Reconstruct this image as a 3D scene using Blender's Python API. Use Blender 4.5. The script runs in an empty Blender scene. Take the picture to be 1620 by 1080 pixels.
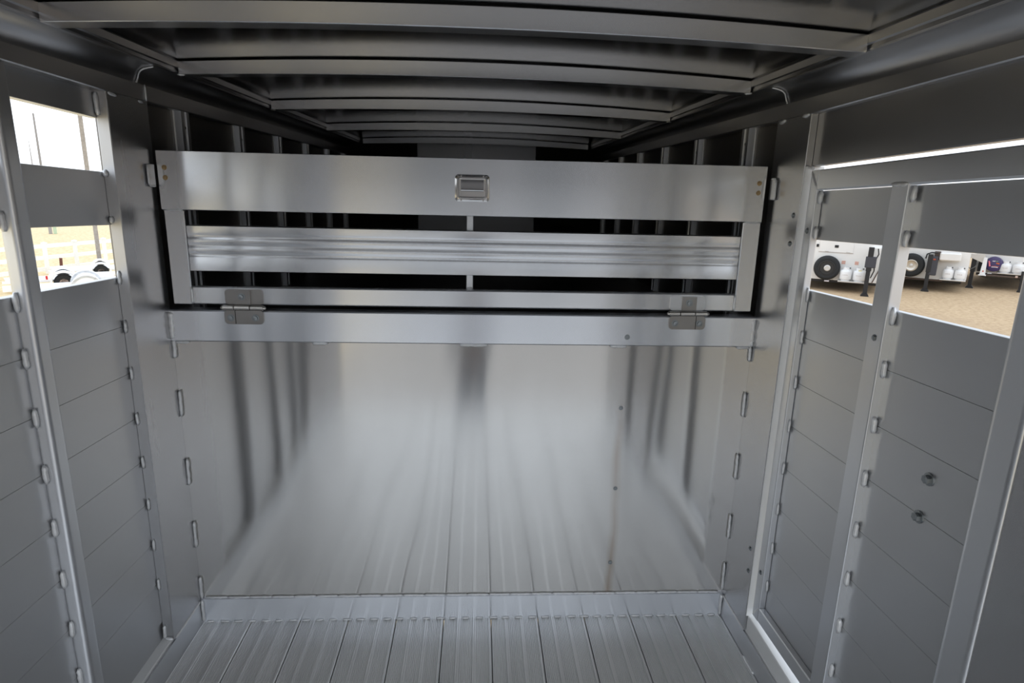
import bpy, bmesh, math, random
from mathutils import Matrix, Vector
random.seed(7)
SC = bpy.context.scene
COL = SC.collection
PI = math.pi

# ------------------------------------------------------------------ camera
cam_d = bpy.data.cameras.new('camera')
cam_d.sensor_width = 36.0
cam_d.sensor_fit = 'HORIZONTAL'
cam_d.lens = 974.57 / 1620 * 36
cam_d.clip_start = 0.02
cam_d.clip_end = 2000
cam = bpy.data.objects.new('camera', cam_d)
COL.objects.link(cam)
YAW, PITCH, ROLL = 0.0565, 0.2417, -0.0242
fwd = Vector((math.sin(YAW) * math.cos(PITCH), math.cos(YAW) * math.cos(PITCH), -math.sin(PITCH)))
rgt = Vector((math.cos(YAW), -math.sin(YAW), 0))
dwn = fwd.cross(rgt)
r2 = rgt * math.cos(ROLL) + dwn * math.sin(ROLL)
d2 = -rgt * math.sin(ROLL) + dwn * math.cos(ROLL)
CP = Vector((0.0295, -2.0767, 1.617))
m = Matrix.Identity(4)
for i in range(3):
    m[i][0], m[i][1], m[i][2], m[i][3] = r2[i], -d2[i], -fwd[i], CP[i]
cam.matrix_world = m
SC.camera = cam

# ------------------------------------------------------------------ world, exposure
W = bpy.data.worlds.new('overcast_sky')
SC.world = W
W.use_nodes = True
nt = W.node_tree
nt.nodes.clear()
wo = nt.nodes.new('ShaderNodeOutputWorld')
bg = nt.nodes.new('ShaderNodeBackground')
tc = nt.nodes.new('ShaderNodeTexCoord')
sx = nt.nodes.new('ShaderNodeSeparateXYZ')
rp = nt.nodes.new('ShaderNodeValToRGB')
rp.color_ramp.elements[0].position = 0.0
rp.color_ramp.elements[0].color = (0.90, 0.95, 1.0, 1)
rp.color_ramp.elements[1].position = 1.0
rp.color_ramp.elements[1].color = (0.76, 0.86, 1.0, 1)
nt.links.new(tc.outputs['Generated'], sx.inputs[0])
nt.links.new(sx.outputs['Z'], rp.inputs[0])
nt.links.new(rp.outputs[0], bg.inputs['Color'])
bg.inputs['Strength'].default_value = 1.8
nt.links.new(bg.outputs[0], wo.inputs['Surface'])
vs = SC.view_settings
vs.view_transform = 'Standard'
vs.look = 'None'
vs.gamma = 1
vs.use_curve_mapping = False
vs.exposure = 0.0
SC.cycles.max_bounces = 16
SC.cycles.glossy_bounces = 14
SC.cycles.diffuse_bounces = 6
SC.cycles.sample_clamp_indirect = 6.0

# ------------------------------------------------------------------ materials
def nm(name):
    mt = bpy.data.materials.new(name)
    mt.use_nodes = True
    t = mt.node_tree
    b = t.nodes['Principled BSDF']
    return mt, t, b

def metal(name, col, rough, aniso=0.0, tan=(0, 0, 1), grain=None, var=0.03, rvar=0.02, metallic=0.9, stain=None):
    """sheet aluminium: grain = scale vector of the noise, stretched along the rolling direction"""
    mt, t, b = nm(name)
    L = t.links.new
    b.inputs['Metallic'].default_value = metallic
    b.inputs['Roughness'].default_value = rough
    b.inputs['Base Color'].default_value = (*col, 1)
    if aniso:
        b.inputs['Anisotropic'].default_value = aniso
        c = t.nodes.new('ShaderNodeCombineXYZ')
        for k in range(3):
            c.inputs[k].default_value = tan[k] + (0.03, 0.04, 0.035)[k] * (tan[k] == 0)   # never parallel to a face normal
        L(c.outputs[0], b.inputs['Tangent'])
    if grain:
        g = t.nodes.new('ShaderNodeNewGeometry')
        mp = t.nodes.new('ShaderNodeMapping')
        mp.inputs['Scale'].default_value = grain
        L(g.outputs['Position'], mp.inputs['Vector'])
        n = t.nodes.new('ShaderNodeTexNoise')
        n.inputs['Scale'].default_value = 1.0
        n.inputs['Detail'].default_value = 2
        n.inputs['Roughness'].default_value = 0.5
        L(mp.outputs[0], n.inputs['Vector'])
        r = t.nodes.new('ShaderNodeMapRange')
        r.inputs['From Min'].default_value = 0.3
        r.inputs['From Max'].default_value = 0.7
        r.inputs['To Min'].default_value = rough - rvar
        r.inputs['To Max'].default_value = rough + rvar
        L(n.outputs['Fac'], r.inputs['Value'])
        L(r.outputs[0], b.inputs['Roughness'])
        n2 = t.nodes.new('ShaderNodeTexNoise')
        n2.inputs['Scale'].default_value = 3.0
        n2.inputs['Detail'].default_value = 4
        L(g.outputs['Position'], n2.inputs['Vector'])
        ad = t.nodes.new('ShaderNodeMath')
        ad.operation = 'ADD'
        L(n.outputs['Fac'], ad.inputs[0])
        L(n2.outputs['Fac'], ad.inputs[1])
        r3 = t.nodes.new('ShaderNodeMapRange')
        r3.inputs['From Min'].default_value = 0.7
        r3.inputs['From Max'].default_value = 1.3
        L(ad.outputs[0], r3.inputs['Value'])
        mx = t.nodes.new('ShaderNodeMix')
        mx.data_type = 'RGBA'
        mx.inputs['A'].default_value = (*[c * (1 - var) for c in col], 1)
        mx.inputs['B'].default_value = (*[min(1, c * (1 + var)) for c in col], 1)
        L(r3.outputs[0], mx.inputs['Factor'])
        out = mx.outputs['Result']
        if stain:
            sp = t.nodes.new('ShaderNodeSeparateXYZ')
            L(g.outputs['Position'], sp.inputs[0])
            # a thin brown run-mark below a rivet line
            wob = t.nodes.new('ShaderNodeTexNoise')
            wob.inputs['Scale'].default_value = 4.0
            L(g.outputs['Position'], wob.inputs['Vector'])
            def mth(op, a, bb):
                q = t.nodes.new('ShaderNodeMath')
                q.operation = op
                for k, v in enumerate((a, bb)):
                    if isinstance(v, (int, float)):
                        q.inputs[k].default_value = v
                    else:
                        L(v, q.inputs[k])
                return q.outputs[0]
            wx = mth('MULTIPLY', mth('SUBTRACT', wob.outputs['Fac'], 0.5), 0.03)
            d = mth('ABSOLUTE', mth('ADD', mth('SUBTRACT', sp.outputs['X'], stain[0]), wx), 0)
            f = mth('SUBTRACT', 1.0, mth('DIVIDE', d, stain[1]))
            f = mth('MAXIMUM', f, 0.0)
            lim = t.nodes.new('ShaderNodeMapRange')
            lim.inputs['From Min'].default_value = stain[2]
            lim.inputs['From Max'].default_value = stain[2] - 0.25
            L(sp.outputs['Z'], lim.inputs['Value'])
            f = mth('MULTIPLY', mth('MULTIPLY', f, lim.outputs[0]), mth('MULTIPLY', n2.outputs['Fac'], 0.9))
            m2 = t.nodes.new('ShaderNodeMix')
            m2.data_type = 'RGBA'
            m2.inputs['B'].default_value = (0.36, 0.26, 0.17, 1)
            L(out, m2.inputs['A'])
            L(f, m2.inputs['Factor'])
            out = m2.outputs['Result']
        L(out, b.inputs['Base Color'])
    return mt

def plain(name, col, rough=0.5, metallic=0.0, var=0.0, scale=8.0, bump=0.0, col2=None, bdist=0.01):
    mt, t, b = nm(name)
    L = t.links.new
    b.inputs['Base Color'].default_value = (*col, 1)
    b.inputs['Roughness'].default_value = rough
    b.inputs['Metallic'].default_value = metallic
    if var or bump or col2:
        g = t.nodes.new('ShaderNodeNewGeometry')
        n = t.nodes.new('ShaderNodeTexNoise')
        n.inputs['Scale'].default_value = scale
        n.inputs['Detail'].default_value = 6
        L(g.outputs['Position'], n.inputs['Vector'])
        r = t.nodes.new('ShaderNodeMapRange')
        r.inputs['From Min'].default_value = 0.3
        r.inputs['From Max'].default_value = 0.7
        L(n.outputs['Fac'], r.inputs['Value'])
        mx = t.nodes.new('ShaderNodeMix')
        mx.data_type = 'RGBA'
        c2 = col2 or tuple(min(1, c * (1 + var)) for c in col)
        c1 = col if col2 else tuple(c * (1 - var) for c in col)
        mx.inputs['A'].default_value = (*c1, 1)
        mx.inputs['B'].default_value = (*c2, 1)
        L(r.outputs[0], mx.inputs['Factor'])
        L(mx.outputs['Result'], b.inputs['Base Color'])
        if bump:
            bp = t.nodes.new('ShaderNodeBump')
            bp.inputs['Strength'].default_value = bump
            bp.inputs['Distance'].default_value = bdist
            L(n.outputs['Fac'], bp.inputs['Height'])
            L(bp.outputs[0], b.inputs['Normal'])
    return mt

def ground_mat(name, c1, c2, c3, fine, coarse, bump=0.3):
    mt, t, b = nm(name)
    L = t.links.new
    g = t.nodes.new('ShaderNodeNewGeometry')
    n = t.nodes.new('ShaderNodeTexNoise')
    n.inputs['Scale'].default_value = fine
    n.inputs['Detail'].default_value = 8
    n.inputs['Roughness'].default_value = 0.7
    L(g.outputs['Position'], n.inputs['Vector'])
    n2 = t.nodes.new('ShaderNodeTexNoise')
    n2.inputs['Scale'].default_value = coarse
    n2.inputs['Detail'].default_value = 5
    L(g.outputs['Position'], n2.inputs['Vector'])
    r1 = t.nodes.new('ShaderNodeValToRGB')
    r1.color_ramp.elements[0].position = 0.35
    r1.color_ramp.elements[0].color = (*c1, 1)
    r1.color_ramp.elements[1].position = 0.65
    r1.color_ramp.elements[1].color = (*c2, 1)
    L(n.outputs['Fac'], r1.inputs[0])
    r2_ = t.nodes.new('ShaderNodeMapRange')
    r2_.inputs['From Min'].default_value = 0.52
    r2_.inputs['From Max'].default_value = 0.78
    r2_.inputs['To Max'].default_value = 0.6
    L(n2.outputs['Fac'], r2_.inputs['Value'])
    mx = t.nodes.new('ShaderNodeMix')
    mx.data_type = 'RGBA'
    L(r1.outputs[0], mx.inputs['A'])
    mx.inputs['B'].default_value = (*c3, 1)
    L(r2_.outputs[0], mx.inputs['Factor'])
    L(mx.outputs['Result'], b.inputs['Base Color'])
    b.inputs['Roughness'].default_value = 0.95
    bp = t.nodes.new('ShaderNodeBump')
    bp.inputs['Strength'].default_value = bump
    bp.inputs['Distance'].default_value = 0.03
    L(n.outputs['Fac'], bp.inputs['Height'])
    L(bp.outputs[0], b.inputs['Normal'])
    return mt

M = {}
M['wall'] = metal('aluminium_wall_slat', (0.575, 0.58, 0.59), 0.36, 0.75, (0, 0, 1), (6, 0.5, 9), 0.02, 0.006)
M['post'] = metal('aluminium_post', (0.68, 0.69, 0.71), 0.32, 0.5, (0, 0, 1), (6, 6, 0.5), 0.02, 0.006)
M['plate'] = metal('aluminium_plate', (0.50, 0.50, 0.51), 0.27, 0.8, (0, 0, 1), (5, 5, 0.4), 0.015, 0.004)
M['bulk'] = metal('aluminium_bulkhead_sheet', (0.645, 0.63, 0.61), 0.125, 0.97, (0, 0, 1), (8, 1, 0.6), 0.02, 0.006,
                  stain=(0.548, 0.022, 0.93))
M['gate'] = metal('aluminium_gate', (0.74, 0.75, 0.77), 0.21, 0.95, (0, 0, 1), (0.5, 6, 12), 0.015, 0.004)
M['bar'] = metal('aluminium_bar', (0.80, 0.82, 0.86), 0.24, 0.95, (0, 0, 1), (0.5, 6, 12), 0.01, 0.003)
M['floor'] = metal('aluminium_floor_plank', (0.82, 0.82, 0.815), 0.40, 0.0, (0, 0, 1), (14, 0.8, 14), 0.07, 0.03, 0.75)
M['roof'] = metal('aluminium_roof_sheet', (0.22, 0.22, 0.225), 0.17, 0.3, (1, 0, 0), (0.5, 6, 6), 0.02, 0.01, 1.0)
M['bow'] = metal('aluminium_roof_bow', (0.72, 0.72, 0.74), 0.24, 0.4, (1, 0, 0), (0.5, 6, 6), 0.02, 0.006)
M['rail'] = metal('aluminium_rail', (0.46, 0.46, 0.47), 0.30, 0.6, (0, 0, 1), (6, 0.5, 8), 0.02, 0.006)
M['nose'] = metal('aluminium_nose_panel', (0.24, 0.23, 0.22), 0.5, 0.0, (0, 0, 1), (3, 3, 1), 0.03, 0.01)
M['sill'] = metal('pale_aluminium_sill', (0.86, 0.86, 0.85), 0.45, 0.0, (0, 0, 1), (6, 0.8, 6), 0.03, 0.02, 0.1)
M['weld'] = plain('weld_metal', (0.86, 0.86, 0.86), 0.42, 0.45, 0.05, 150, 0.4, None, 0.0008)
M['steel'] = metal('grey_steel_hinge', (0.36, 0.345, 0.33), 0.36, 0.0, (0, 0, 1), (20, 20, 20), 0.06, 0.05)
M['barrel'] = plain('bright_steel_barrel', (0.62, 0.59, 0.55), 0.25, 1.0)
M['chrome'] = plain('polished_steel', (0.45, 0.44, 0.43), 0.09, 1.0)
M['zinc'] = plain('zinc_bolt', (0.33, 0.35, 0.36), 0.4, 1.0)
M['brass'] = plain('brass_screw', (0.45, 0.33, 0.18), 0.35, 1.0)
M['dark'] = plain('dark_gap', (0.02, 0.02, 0.02), 0.8)
M['jacket'] = plain('dark_blue_cloth', (0.022, 0.035, 0.055), 0.85)
M['jeans'] = plain('blue_denim', (0.035, 0.055, 0.085), 0.9)
M['skin'] = plain('skin', (0.55, 0.36, 0.27), 0.55)
M['hair'] = plain('brown_hair', (0.05, 0.032, 0.02), 0.7)
M['shoe'] = plain('dark_shoe', (0.02, 0.018, 0.016), 0.6)
M['white'] = plain('white_gelcoat', (0.78, 0.76, 0.73), 0.35, 0.0, 0.03, 3)
M['vinyl'] = plain('white_vinyl', (0.92, 0.92, 0.90), 0.4)
M['wpaint'] = plain('white_painted_steel', (0.90, 0.90, 0.90), 0.35)
M['black'] = plain('black_painted_steel', (0.012, 0.012, 0.014), 0.45)
M['cabbox'] = plain('dark_grey_plastic', (0.045, 0.045, 0.055), 0.55)
M['rubber'] = plain('tire_rubber', (0.014, 0.015, 0.016), 0.75, 0, 0.2, 40)
M['wheel_black'] = plain('black_wheel', (0.02, 0.02, 0.02), 0.4)
M['silver'] = plain('silver_wheel', (0.62, 0.58, 0.52), 0.3, 0.9)
M['hub'] = plain('pale_hub_cap', (0.62, 0.60, 0.57), 0.35, 0.4)
M['propane'] = plain('white_propane_paint', (0.82, 0.82, 0.82), 0.35)
M['grey_print'] = plain('grey_print', (0.55, 0.50, 0.48), 0.6)
M['valve'] = plain('black_valve', (0.02, 0.022, 0.022), 0.5)
M['yellow'] = plain('yellow_tag', (0.75, 0.62, 0.05), 0.5)
M['label_red'] = plain('red_print', (0.55, 0.12, 0.08), 0.6)
M['label_tan'] = plain('tan_label', (0.72, 0.55, 0.46), 0.6)
M['amber'] = plain('amber_lens', (0.42, 0.06, 0.02), 0.3)
M['redlens'] = plain('red_lens', (0.7, 0.03, 0.03), 0.3)
M['purple'] = plain('purple_vinyl_cover', (0.05, 0.035, 0.12), 0.4)
M['orange'] = plain('orange_print', (0.75, 0.16, 0.03), 0.5)
M['pink'] = plain('pink_ribbon', (0.9, 0.22, 0.28), 0.5)
M['greenprint'] = plain('green_print', (0.30, 0.42, 0.15), 0.5)
M['whiteprint'] = plain('white_print', (0.75, 0.7, 0.72), 0.5)
M['hose'] = plain('grey_hose', (0.16, 0.16, 0.15), 0.6)
M['wood'] = plain('weathered_wood', (0.36, 0.32, 0.28), 0.9, 0, 0.15, 12)
M['polegrey'] = plain('grey_pole', (0.30, 0.28, 0.27), 0.8)
M['rust'] = plain('rusty_steel', (0.16, 0.06, 0.04), 0.8, 0, 0.3, 30)
M['greenbox'] = plain('pale_green_box', (0.50, 0.62, 0.45), 0.6)
M['greybox'] = plain('grey_box', (0.36, 0.34, 0.33), 0.6)
M['brownbeam'] = plain('brown_beam', (0.10, 0.07, 0.055), 0.8)
M['gravel'] = ground_mat('tan_gravel', (0.40, 0.27, 0.15), (0.60, 0.44, 0.27), (0.34, 0.23, 0.14), 9, 0.35, 0.4)
M['grass'] = ground_mat('dry_grass', (0.62, 0.44, 0.20), (0.88, 0.73, 0.48), (0.60, 0.47, 0.28), 5, 0.18, 0.2)

# ------------------------------------------------------------------ mesh helpers
def finish(name, bm, mat, parent=None, loc=None, rot=None, angle=35, mats=None):
    bmesh.ops.recalc_face_normals(bm, faces=bm.faces)
    me = bpy.data.meshes.new(name)
    bm.to_mesh(me)
    bm.free()
    for p in me.polygons:
        p.use_smooth = True
    me.set_sharp_from_angle(angle=math.radians(angle))
    for q in (mats or [mat]):
        me.materials.append(q)
    o = bpy.data.objects.new(name, me)
    COL.objects.link(o)
    if parent is not None:
        o.parent = parent
    if loc is not None:
        o.location = loc
    if rot is not None:
        o.rotation_euler = rot
    return o

def empty(name, loc=(0, 0, 0), rz=0.0, parent=None):
    o = bpy.data.objects.new(name, None)
    o.empty_display_size = 0.1
    COL.objects.link(o)
    o.location = loc
    o.rotation_euler = (0, 0, rz)
    if parent is not None:
        o.parent = parent
    return o

def thing(o, label, cat, group=None):
    o['label'] = label
    o['category'] = cat
    if group:
        o['group'] = group
    return o

def struct(o, label=None):
    o['kind'] = 'structure'
    if label:
        o['label'] = label
    return o

def rect(a0, a1, b0, b1, c=0.003):
    """chamfered rectangle outline"""
    c = min(c, abs(a1 - a0) * 0.45, abs(b1 - b0) * 0.45)
    return [(a0 + c, b0), (a1 - c, b0), (a1, b0 + c), (a1, b1 - c), (a1 - c, b1), (a0 + c, b1), (a0, b1 - c), (a0, b0 + c)]

def rsup(a0, a1, b0, b1, r, n=4):
    """rounded rectangle whose flat sides keep their own normals"""
    e = r * 0.25
    pts = []
    for cx, cy, s in ((a1 - r, b1 - r, 0), (a0 + r, b1 - r, PI / 2), (a0 + r, b0 + r, PI), (a1 - r, b0 + r, 1.5 * PI)):
        t0, t1 = s - e / r * 0, s + PI / 2
        d0 = Vector((-math.sin(s), math.cos(s)))
        d1 = Vector((-math.sin(t1), math.cos(t1)))
        p0 = Vector((cx + r * math.cos(s), cy + r * math.sin(s))) - d0 * e
        p1 = Vector((cx + r * math.cos(t1), cy + r * math.sin(t1))) + d1 * e
        pts.append(tuple(p0))
        for k in range(n + 1):
            t = s + PI / 2 * k / n
            pts.append((cx + r * math.cos(t), cy + r * math.sin(t)))
        pts.append(tuple(p1))
    return pts

def rrect(a0, a1, b0, b1, r, n=5):
    pts = []
    for cx, cy, s in ((a1 - r, b1 - r, 0), (a0 + r, b1 - r, PI / 2), (a0 + r, b0 + r, PI), (a1 - r, b0 + r, 1.5 * PI)):
        for k in range(n + 1):
            t = s + PI / 2 * k / n
            pts.append((cx + r * math.cos(t), cy + r * math.sin(t)))
    return pts

def prism(bm, prof, axis, st, fn=None, caps=True, closed=True):
    """outline (two coordinates) swept along an axis through the stations st; fn warps each point"""
    rings = []
    for s in st:
        ring = []
        for a, b in prof:
            p = {'x': (s, a, b), 'y': (a, s, b), 'z': (a, b, s)}[axis]
            if fn:
                p = fn(*p)
            ring.append(bm.verts.new(p))
        rings.append(ring)
    n = len(prof)
    for i in range(len(rings) - 1):
        for k in range(n if closed else n - 1):
            bm.faces.new((rings[i][k], rings[i][(k + 1) % n], rings[i + 1][(k + 1) % n], rings[i + 1][k]))
    if caps and closed:
        bm.faces.new(rings[0])
        bm.faces.new(list(reversed(rings[-1])))
    return bm

def box(bm, x0, x1, y0, y1, z0, z1, c=0.002, fn=None):
    """box with all edges chamfered"""
    b2 = bmesh.new()
    bmesh.ops.create_cube(b2, size=1)
    for v in b2.verts:
        v.co = Vector((x0 + (v.co.x + .5) * (x1 - x0), y0 + (v.co.y + .5) * (y1 - y0), z0 + (v.co.z + .5) * (z1 - z0)))
    c = min(c, 0.4 * min(abs(x1 - x0), abs(y1 - y0), abs(z1 - z0)))
    if c > 0:
        bmesh.ops.bevel(b2, geom=list(b2.edges), offset=c, segments=1, affect='EDGES')
    mp = {}
    for v in b2.verts:
        p = tuple(v.co)
        mp[v] = bm.verts.new(fn(*p) if fn else p)
    for f in b2.faces:
        bm.faces.new([mp[v] for v in f.verts])
    b2.free()
    return bm

def lathe(bm, prof, origin=(0, 0, 0), axis='z', seg=24, capends=True):
    """profile (radius, height) turned about an axis through origin"""
    rings = []
    for r, h in prof:
        ring = []
        for k in range(seg):
            t = 2 * PI * k / seg
            a, b = r * math.cos(t), r * math.sin(t)
            p = {'z': (a, b, h), 'y': (a, h, b), 'x': (h, a, b)}[axis]
            ring.append(bm.verts.new((p[0] + origin[0], p[1] + origin[1], p[2] + origin[2])))
        rings.append(ring)
    for i in range(len(rings) - 1):
        for k in range(seg):
            bm.faces.new((rings[i][k], rings[i][(k + 1) % seg], rings[i + 1][(k + 1) % seg], rings[i + 1][k]))
    if capends:
        for rr in (rings[0], rings[-1]):
            bm.faces.new(rr)
    return bm

def tube(bm, pts, rad, seg=8):
    pts = [Vector(p) for p in pts]
    rings = []
    d0 = (pts[-1] - pts[0]).normalized()
    u = d0.cross(Vector((0, 0, 1)) if abs(d0.z) < 0.7 else Vector((1, 0, 0)))
    for i, p in enumerate(pts):
        d = (pts[min(i + 1, len(pts) - 1)] - pts[max(i - 1, 0)]).normalized()
        u = (u - d * u.dot(d)).normalized()
        w = d.cross(u)
        r = rad[i] if isinstance(rad, (list, tuple)) else rad
        rings.append([bm.verts.new(p + u * r * math.cos(2 * PI * k / seg) + w * r * math.sin(2 * PI * k / seg)) for k in range(seg)])
    for i in range(len(rings) - 1):
        for k in range(seg):
            bm.faces.new((rings[i][k], rings[i][(k + 1) % seg], rings[i + 1][(k + 1) % seg], rings[i + 1][k]))
    bm.faces.new(rings[0])
    bm.faces.new(rings[-1])
    return bm

def weld(parent, p0, p1, r=0.006, lumps=None, name='weld_bead'):
    """a lumpy weld bead between two points"""
    p0, p1 = Vector(p0), Vector(p1)
    n = lumps or max(4, min(22, int((p1 - p0).length / 0.008)))
    pts, rad = [], []
    for k in range(n + 1):
        f = k / n
        j = Vector((random.uniform(-1, 1), random.uniform(-1, 1), random.uniform(-1, 1))) * r * 0.12
        pts.append(p0.lerp(p1, f) + j)
        e = 0.45 if k in (0, n) else 1.0
        rad.append(r * e * random.uniform(0.86, 1.08))
    bm = bmesh.new()
    tube(bm, pts, rad, 8)
    return finish(name, bm, M['weld'], parent, angle=100)

def hexbolt(name, parent, pos, axis, r=0.008, h=0.007, mat=None):
    """hex head on a washer; axis is a unit vector pointing into the room"""
    bm = bmesh.new()
    lathe(bm, [(r * 1.45, 0), (r * 1.45, h * 0.25), (r * 1.02, h * 0.3)], seg=14)
    prof = [(r * math.cos(k * PI / 3), r * math.sin(k * PI / 3)) for k in range(6)]
    prism(bm, prof, 'z', [h * 0.2, h])
    lathe(bm, [(r * 0.8, h), (r * 0.6, h * 1.12)], seg=12)
    q = Vector((0, 0, 1)).rotation_difference(Vector(axis))
    o = finish(name, bm, mat or M['zinc'], parent, loc=pos)
    o.rotation_euler = q.to_euler()
    return o

# side-wall boards climb slightly towards the rear of the trailer
def S(y):
    return -0.035 * (max(-1.2, min(0.0, y)) + 0.36)
def shear(x, y, z):
    return (x, y, z + S(y))
REAR = -2.45
YS = [REAR, -1.2, -0.9, -0.6, -0.3]

# ------------------------------------------------------------------ floor
floor = struct(empty('floor'), 'ribbed aluminium plank floor of the trailer')
PW = 2.0 / 11
def plank_profile(x0, w):
    pr = []
    g = 0.0012
    def rib(a, n, pitch):
        for k in range(n):
            u = a + k * pitch
            pr.extend([(u, -0.0022), (u + pitch * 0.25, 0.0), (u + pitch * 0.7, 0.0), (u + pitch * 0.95, -0.0022)])
    pr.append((x0 + g, -0.004))
    pr.append((x0 + g + 0.001, 0.0))
    third = (w - 2 * g) / 3
    for j in range(3):
        a = x0 + g + j * third
        pr.append((a + 0.0035, 0.0))
        rib(a + 0.0055, 7, 0.0062)
        pr.append((a + third - 0.0115, -0.0005))
        pr.append((a + third - 0.010, 0.0026))
        pr.append((a + third - 0.0035, 0.0026))
        pr.append((a + third - 0.002, -0.0002))
    pr[-1] = (x0 + w - g - 0.001, 0.0)
    pr.append((x0 + w - g, -0.004))
    pr.append((x0 + w - g, -0.04))
    pr.append((x0 + g, -0.04))
    return pr
for k in range(11):
    bm = bmesh.new()
    prism(bm, plank_profile(0, PW), 'y', [REAR, -0.006])
    finish('floor_plank', bm, M['floor'], floor, loc=(-1.0 + k * PW, 0, 0), angle=25)
bm = bmesh.new()
box(bm, -1.06, 1.06, REAR, 0.0, -0.14, -0.045, 0.004)
finish('floor_frame', bm, M['rail'], floor)

# ------------------------------------------------------------------ bulkhead below the gate
front = struct(empty('wall_front'), 'smooth aluminium bulkhead under the slatted drop gate')
bm = bmesh.new()
# a thin sheet with slight waviness of rolled metal
nx, nz = 40, 20
vv = [[bm.verts.new((-0.9998 + 1.9996 * i / nx, 0.0006 * math.sin(i * 0.55 + 0.8) * math.sin(PI * j / nz) + 0.0003 * math.sin(i * 1.3 + j * 0.12),
                     0.085 + 1.03 * j / nz)) for i in range(nx + 1)] for j in range(nz + 1)]
for j in range(nz):
    for i in range(nx):
        bm.faces.new((vv[j][i], vv[j][i + 1], vv[j + 1][i + 1], vv[j + 1][i]))
g = bmesh.ops.extrude_face_region(bm, geom=list(bm.faces))
bmesh.ops.translate(bm, vec=(0, 0.006, 0), verts=[v for v in g['geom'] if isinstance(v, bmesh.types.BMVert)])
finish('bulkhead_sheet', bm, M['bulk'], front, angle=40)
bm = bmesh.new()
prism(bm, rect(-0.012, 0.045, 1.095, 1.203, 0.004), 'x', [-0.9995, 0.9995])
finish('top_bar', bm, M['bar'], front)
bm = bmesh.new()
prism(bm, rect(-0.010, 0.02, -0.01, 0.100, 0.003), 'x', [-0.999, 0.999])
finish('kick_plate', bm, M['bar'], front)
# welds of the bulkhead
for x0, x1 in ((-0.99, -0.945), (-0.535, -0.484), (-0.035, 0.061), (0.492, 0.55), (0.945, 0.99)):
    weld(front, (x0, -0.004, 1.091), (x1, -0.004, 1.091), 0.006)
for s, L in ((-1, [(1.20, 1.10, .011), (1.10, 1.035, .007), (.92, .825, .006), (.665, .565, .006), (.418, .315, .006), (.19, .10, .006)]),
             (1, [(1.20, 1.095, .009), (1.095, 1.04, .006), (.925, .83, .006), (.685, .583, .006), (.436, .335, .006), (.23, .113, .006)])):
    for z0, z1, r in L:
        weld(front, (s * 0.994, -0.006, z0), (s * 0.996, -0.006, z1), r)
    weld(front, (s * 0.993, -0.014, 0.095), (s * 0.993, -0.014, 0.005), 0.006)
x = -0.985
while x < 0.97:
    w = random.uniform(0.026, 0.036)
    weld(front, (x, -0.012, 0.003), (x + w, -0.012, 0.004), 0.0042)
    x += 0.0508
for k in range(24):
    a = -0.985 + k * 0.082
    weld(front, (a, -0.004, 0.1015), (a + 0.082, -0.004, 0.1015 + random.uniform(-.0012, .0012)), 0.0042)
for z in (0.862, 0.545, 0.233):
    hexbolt('rivet', front, (0.546, -0.001, z), (0, -1, 0), 0.0055, 0.004)
hexbolt('rivet', front, (0.548, -0.012, 1.127), (0, -1, 0), 0.0065, 0.004)
for sd in (-1, 1):
    bm = bmesh.new()
    box(bm, *sorted((sd * 0.97, sd * 1.05)), 0.009, 0.03, 0.02, 1.09, 0.001)
    finish('corner_angle', bm, M['plate'], front)
# gooseneck deck behind the bulkhead
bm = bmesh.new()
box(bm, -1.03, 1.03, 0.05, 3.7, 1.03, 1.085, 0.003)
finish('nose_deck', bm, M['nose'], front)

# ------------------------------------------------------------------ ceiling
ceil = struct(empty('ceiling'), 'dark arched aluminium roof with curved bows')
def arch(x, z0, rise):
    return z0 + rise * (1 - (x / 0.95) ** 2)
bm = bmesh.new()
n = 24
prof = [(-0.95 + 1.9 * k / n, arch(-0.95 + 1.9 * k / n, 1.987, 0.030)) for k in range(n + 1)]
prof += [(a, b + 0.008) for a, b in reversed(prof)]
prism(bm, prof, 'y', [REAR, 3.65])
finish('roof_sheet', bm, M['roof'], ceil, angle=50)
for y0 in (-2.38, -1.76, -1.15, -0.54, 0.095, 0.99, 2.03, 3.17):
    bm = bmesh.new()
    xs = [-0.925 + 1.85 * k / 28 for k in range(29)]
    pr = rect(y0 - 0.026, y0 + 0.030, 0.0, 0.0395, 0.0015)
    prism(bm, pr, 'x', xs, fn=lambda x, y, z: (x, y, arch(x, 1.944, 0.022) + z * (1.0 + 0.18 * (1 - (x / .95) ** 2))))
    finish('roof_bow', bm, M['bow'], ceil, angle=25)
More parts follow.
